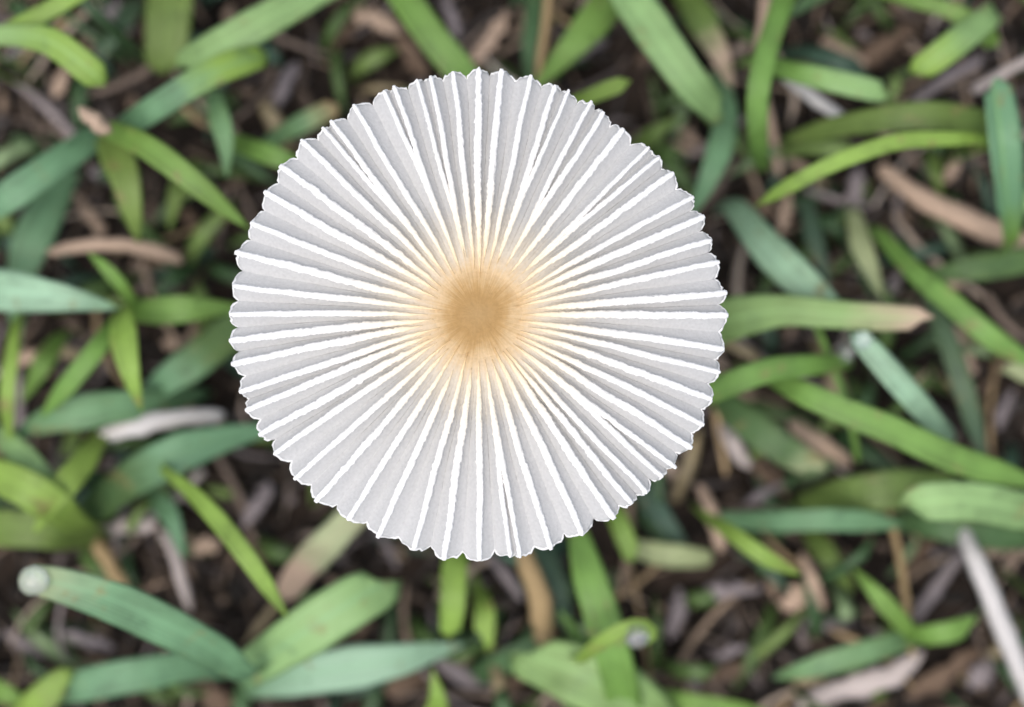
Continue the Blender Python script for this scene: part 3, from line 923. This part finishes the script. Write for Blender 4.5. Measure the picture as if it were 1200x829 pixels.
# ------------------------------------------------------------------ scraps of dead leaf on the soil
def scrap(label, c, x, y, h, w, l, ang, group='dead leaf scraps on the soil'):
    dx, dy = math.cos(math.radians(ang)) * l / 2, -math.sin(math.radians(ang)) * l / 2
    rd = random.Random(int(x * 3 + y))
    w *= rd.uniform(.55, .85)
    px, py = -dy / l * rd.uniform(-8, 8), dx / l * rd.uniform(-8, 8)
    o = leaf('dead_leaf_scrap', c, [(x - dx, y - dy, h - .6, w * .75), (x - dx * .3 + px, y - dy * .3 + py, h + .5, w), (x + dx * .4 + px, y + dy * .4 + py, h + .3, w * .95), (x + dx, y + dy, h - .5, w * .7)],
             drop=False, tip='fray', fold=rd.uniform(-.5, .4), wob=.9, seg=22, thick=.3, roll=rd.uniform(-.3, .3))
    return tag(o, label, 'leaf scrap', group)


MARKS = [(100, 78, 'the short square-ended light blade'), (110, 142, 'the tan sheath'), (335, 110, 'the blunt grey-green stub'), (485, 20, 'the straight mid green blade'), (638, 40, 'the thin beige stem'), (715, 104, 'the stubby bright tip'),
         (775, 50, 'the large light green blade'), (890, 120, 'the bright upright blade'), (960, 116, 'the short whitish straw'), (1100, 65, 'the light cut blade'), (1170, 180, 'the folded upright leaf'), (980, 190, 'the narrow arching leaf'),
         (1130, 255, 'the thick pinkish tan straw'), (830, 210, 'the pinkish-based blue-green blade'), (925, 318, 'the pale leaning blade'), (1078, 372, 'the orange dried leaf tip'), (1020, 315, 'the pale yellow-green tip'), (1160, 395, 'the long descending blade'),
         (1130, 470, 'the long dark teal blade'), (940, 545, 'the pale-spotted dark blade'), (960, 609, 'the straight dim blade'), (895, 652, 'the short bright pointed blade'), (1165, 705, 'the long white straw'), (1068, 742, 'the low three-leaved plant'),
         (985, 780, 'the dull longer leaf'), (1030, 800, 'the wide pale tan dead leaf'), (790, 650, 'the pale whitish scrap of blade'), (750, 740, 'the curled leaf tip'), (635, 715, 'the brown dry blade'), (531, 700, 'the upright yellow-green blade'),
         (510, 800, 'the yellowish bent tip'), (410, 700, 'the broad pale leaf'), (370, 650, 'the half-dried tan blade'), (260, 615, 'the thin bright arching blade'), (205, 655, 'the pale thin curved straw'), (120, 700, 'the dewy leaf'), (40, 810, 'the yellowish olive blade'),
         (230, 785, 'the dim blue-green blade'), (190, 495, 'the whitish pink straw'), (225, 425, 'the dark blue-green blade'), (50, 430, 'the dim short blade'), (60, 345, 'the pale blue-green pointed blade'), (140, 288, 'the pinkish curved straw'), (235, 220, 'the narrow yellow-green leaf'),
         (860, 520, 'the small whitish pink straw'), (865, 832, 'the low green blade'), (300, 500, 'the dark blade meeting the cap'), (1125, 630, 'the low dark green blade')]
_used = set()


def near(lab, x, y):
    ms = sorted(MARKS, key=lambda m: math.hypot(m[0] - x, m[1] - y))
    for t in (lab + ' beside ' + ms[0][2], lab + ' between ' + ms[0][2] + ' and ' + ms[1][2][4:], lab + ' close to ' + ms[1][2]):
        if t not in _used and len(t.split()) <= 16:
            _used.add(t)
            return t
    return lab + ' beside ' + ms[0][2]


for lab, c, items in (
    ('small pinkish tan leaf scrap', 'S', [(70, 95, 3, 24, 40, 70), (105, 250, 4, 16, 60, -55), (440, 22, 4, 30, 60, -20), (575, 45, 4, 22, 70, 55), (235, 640, 4, 34, 46, 10), (1120, 330, 3, 24, 50, 40),
        (1130, 410, 3, 26, 60, -70), (935, 700, 3, 34, 44, 30), (1115, 200, 3, 24, 34, 60), (815, 165, 3, 16, 50, -40), (805, 175, 4, 14, 40, -20), (205, 400, 3, 22, 30, 10), (35, 415, 3, 22, 30, 20), (245, 510, 3, 30, 50, 30),
        (990, 60, 4, 22, 60, -30), (1085, 450, 3, 20, 40, 60), (920, 250, 3, 18, 50, 80), (350, 235, 3, 20, 40, 20)]),
    ('brown crumpled leaf scrap', 'K', [(480, 60, 2, 36, 70, -60), (400, 40, 2, 30, 60, 40), (1030, 60, 2, 34, 90, 35), (960, 60, 2, 26, 70, 20), (880, 260, 2, 40, 60, 70), (1110, 790, 2, 46, 110, 30), (300, 660, 2, 30, 60, -60),
        (230, 265, 2, 24, 60, -45), (200, 300, 2, 20, 60, 20), (1170, 400, 2, 30, 60, -50), (900, 560, 2, 26, 60, -40), (610, 790, 2, 30, 80, 60), (480, 800, 2, 34, 60, 20), (850, 790, 2, 30, 60, 10), (1000, 760, 2, 30, 80, 10), (250, 815, 2, 34, 70, -40),
        (770, 60, 2, 26, 60, 30), (430, 720, 2, 30, 60, 70), (1080, 650, 2, 24, 60, 50)]),
    ('greyish lavender dead flake', 'V', [(140, 15, 3, 26, 44, -40), (335, 100, 3, 22, 60, 65), (1000, 220, 4, 34, 50, 80), (300, 590, 3, 24, 60, 60), (540, 790, 3, 24, 70, -30), (855, 695, 3, 26, 70, 5), (855, 765, 4, 24, 40, 20),
        (530, 20, 3, 18, 50, -70), (345, 440, 3, 18, 50, 60), (450, 640, 3, 16, 60, -60), (810, 790, 3, 24, 40, -60), (895, 580, 3, 16, 50, 30), (1180, 480, 3, 22, 50, 70), (790, 720, 3, 24, 60, 80), (1045, 345, 3, 16, 60, 70), (100, 750, 3, 22, 70, -15),
        (30, 755, 3, 24, 60, -30), (330, 25, 2, 20, 70, 40), (120, 205, 3, 20, 30, -30), (1150, 790, 3, 34, 40, 50), (690, 60, 2, 20, 50, 30), (970, 730, 2, 26, 60, 0)])):
    for it in items:
        scrap(near(lab, it[0], it[1]), c, *it)

# ------------------------------------------------------------------ uncountable litter and the lawn beyond
def mass(name, n, spot, shape, mat, label, cat):
    V, F = [], []
    for k in range(n):
        pts, kw = shape(k, *spot(k))
        v, f, u, b = blade_geo_world(pts, **kw)
        o = len(V)
        V += v
        F += [tuple(i + o for i in q) for q in f]
    ob = mesh_obj(name, V, F, mat)
    return tag(ob, label, cat, kind='stuff')


def blade_geo_world(pts, seg=5, fold=0.3, thick=0.2):
    """light strip with thickness; pts (x, y, z, w) in mm"""
    q = catmull(pts, seg)
    V, rows = [], []
    for i, p in enumerate(q):
        a, b = q[max(i - 1, 0)], q[min(i + 1, len(q) - 1)]
        t = Vector((b[0] - a[0], b[1] - a[1], 0))
        s = Vector((-t.y, t.x, 0))
        s = s.normalized() if s.length > 1e-6 else Vector((1, 0, 0))
        c = Vector(p[:3]); w = max(p[3], .05) / 2
        row = []
        for d, z in ((-1, fold * w), (0, thick), (1, fold * w), (0, -thick * .4)):
            V.append((c + s * (d * w) + Vector((0, 0, z))) * MM)
            row.append(len(V) - 1)
        rows.append(row)
    F = []
    for i in range(len(rows) - 1):
        for j in range(4):
            F.append((rows[i][j], rows[i + 1][j], rows[i + 1][(j + 1) % 4], rows[i][(j + 1) % 4]))
    F.append(tuple(rows[0])); F.append(tuple(reversed(rows[-1])))
    return V, F, None, None


R2 = random.Random(21)


def litter_spot(k):
    s = 62 if k < 4200 else 160
    return R2.uniform(-s, s), R2.uniform(-s, s)


def litter_shape(k, x, y):
    a = R2.uniform(0, TWO)
    l = R2.choice((1.0, 1.6, 2.5, 4.0, 6.0, 9.0)) * R2.uniform(.7, 1.3)
    w = min(R2.uniform(.25, 1.5), l) if l < 4 else R2.uniform(.2, .65)
    z = hgt(x, y) + R2.uniform(-.1, 1.2)
    dx, dy = math.cos(a) * l / 2, math.sin(a) * l / 2
    b = R2.uniform(-.25, .25) * l
    t = R2.uniform(-.5, .5)
    return [(x - dx, y - dy, z - t, w * .5), (x - dy * b / l, y + dx * b / l, z + R2.uniform(0, .5), w), (x + dx, y + dy, z + t, w * .4)], dict(seg=5, fold=R2.uniform(-.6, .6), thick=.15)


lm = island_mat('litter', [(0.0, (0.014, 0.011, 0.009)), (0.28, (0.045, 0.033, 0.027)), (0.46, (0.110, 0.078, 0.058)), (0.62, (0.200, 0.165, 0.160)), (0.74, (0.28, 0.20, 0.145)), (0.84, (0.090, 0.076, 0.074)), (0.92, (0.46, 0.36, 0.29))])
mass('leaf_litter', 6000, litter_spot, litter_shape, lm, 'dark brown crumbs and shreds of dead leaves covering the soil', 'leaf litter')


def thatch_shape(k, x, y):
    a = R2.uniform(0, TWO)
    l = R2.uniform(5, 15)
    w = R2.uniform(.3, 1.0)
    z = hgt(x, y) + R2.uniform(.6, 4.5)
    dx, dy = math.cos(a) * l / 2, math.sin(a) * l / 2
    b = R2.uniform(-.3, .3)
    t = R2.uniform(-1.2, 1.2)
    return [(x - dx, y - dy, z - t, w * .8), (x - dx * .3 - dy * b, y - dy * .3 + dx * b, z, w), (x + dx * .4 - dy * b, y + dy * .4 + dx * b, z + .3, w * .9), (x + dx, y + dy, z + t, w * .4)], dict(seg=9, fold=R2.uniform(-.9, .3), thick=.2)


tm = island_mat('thatch', [(0.0, (0.34, 0.25, 0.18)), (0.25, (0.20, 0.15, 0.12)), (0.45, (0.50, 0.40, 0.32)), (0.6, (0.27, 0.23, 0.23)), (0.78, (0.42, 0.30, 0.17)), (0.9, (0.62, 0.54, 0.48))])
mass('thatch', 320, litter_spot, thatch_shape, tm, 'thin pale tan fibres of dead grass tangled over the soil', 'thatch')


def low_spot(k):
    while True:
        x, y = R2.uniform(-52, 52), R2.uniform(-40, 40)
        if math.hypot(x + 3, y - 3) > 8: return x, y


def low_shape(k, x, y):
    a = R2.uniform(0, TWO)
    l = R2.uniform(4, 11)
    w = R2.uniform(.7, 1.9)
    z = hgt(x, y)
    top = R2.uniform(1.5, 5.0) if k < 230 else R2.uniform(4, 11)
    dx, dy = math.cos(a) * l, math.sin(a) * l
    return [(x, y, z - 1, w * .6), (x + dx * .3, y + dy * .3, z + top * .8, w), (x + dx * .7, y + dy * .7, z + top, w * .9), (x + dx, y + dy, z + top * .6, w * .08)], dict(seg=8, fold=.3, thick=.2)


gmat = island_mat('low_grass', [(0.0, (0.050, 0.105, 0.040)), (0.3, (0.075, 0.13, 0.035)), (0.55, (0.050, 0.10, 0.065)), (0.72, (0.16, 0.24, 0.065)), (0.85, (0.20, 0.29, 0.14)), (0.93, (0.30, 0.24, 0.14))], True)
mass('low_grass', 330, low_spot, low_shape, gmat, 'short dim grass shoots low on the soil beneath the larger blades', 'grass')


def lawn_spot(k):
    s = 110 if k < 1500 else 330
    while True:
        x, y = R2.uniform(-s, s), R2.uniform(-s, s)
        if abs(x) > 62 or abs(y) > 48: return x, y


def lawn_shape(k, x, y):
    for _ in range(30):
        a = R2.uniform(0, TWO)
        l = R2.uniform(10, 30)
        ex, ey = x + math.cos(a) * l, y + math.sin(a) * l
        if abs(ex) > 58 or abs(ey) > 44: break
    w = R2.uniform(2.0, 4.2)
    z = hgt(x, y)
    top = R2.uniform(6, 24)
    dx, dy = ex - x, ey - y
    return [(x, y, z - 1, w * .5), (x + dx * .15, y + dy * .15, z + top * .6, w), (x + dx * .6, y + dy * .6, z + top, w * .95), (ex, ey, z + top * .7, w * .06)], dict(seg=9, fold=.3, thick=.2)


lmat = island_mat('lawn', [(0.0, (0.13, 0.27, 0.05)), (0.25, (0.20, 0.34, 0.06)), (0.45, (0.12, 0.26, 0.14)), (0.65, (0.06, 0.13, 0.05)), (0.8, (0.23, 0.40, 0.14)), (0.93, (0.48, 0.36, 0.25))], True)
mass('lawn', 6500, lawn_spot, lawn_shape, lmat, 'loose lawn of broad green blades continuing around the mushroom', 'grass')
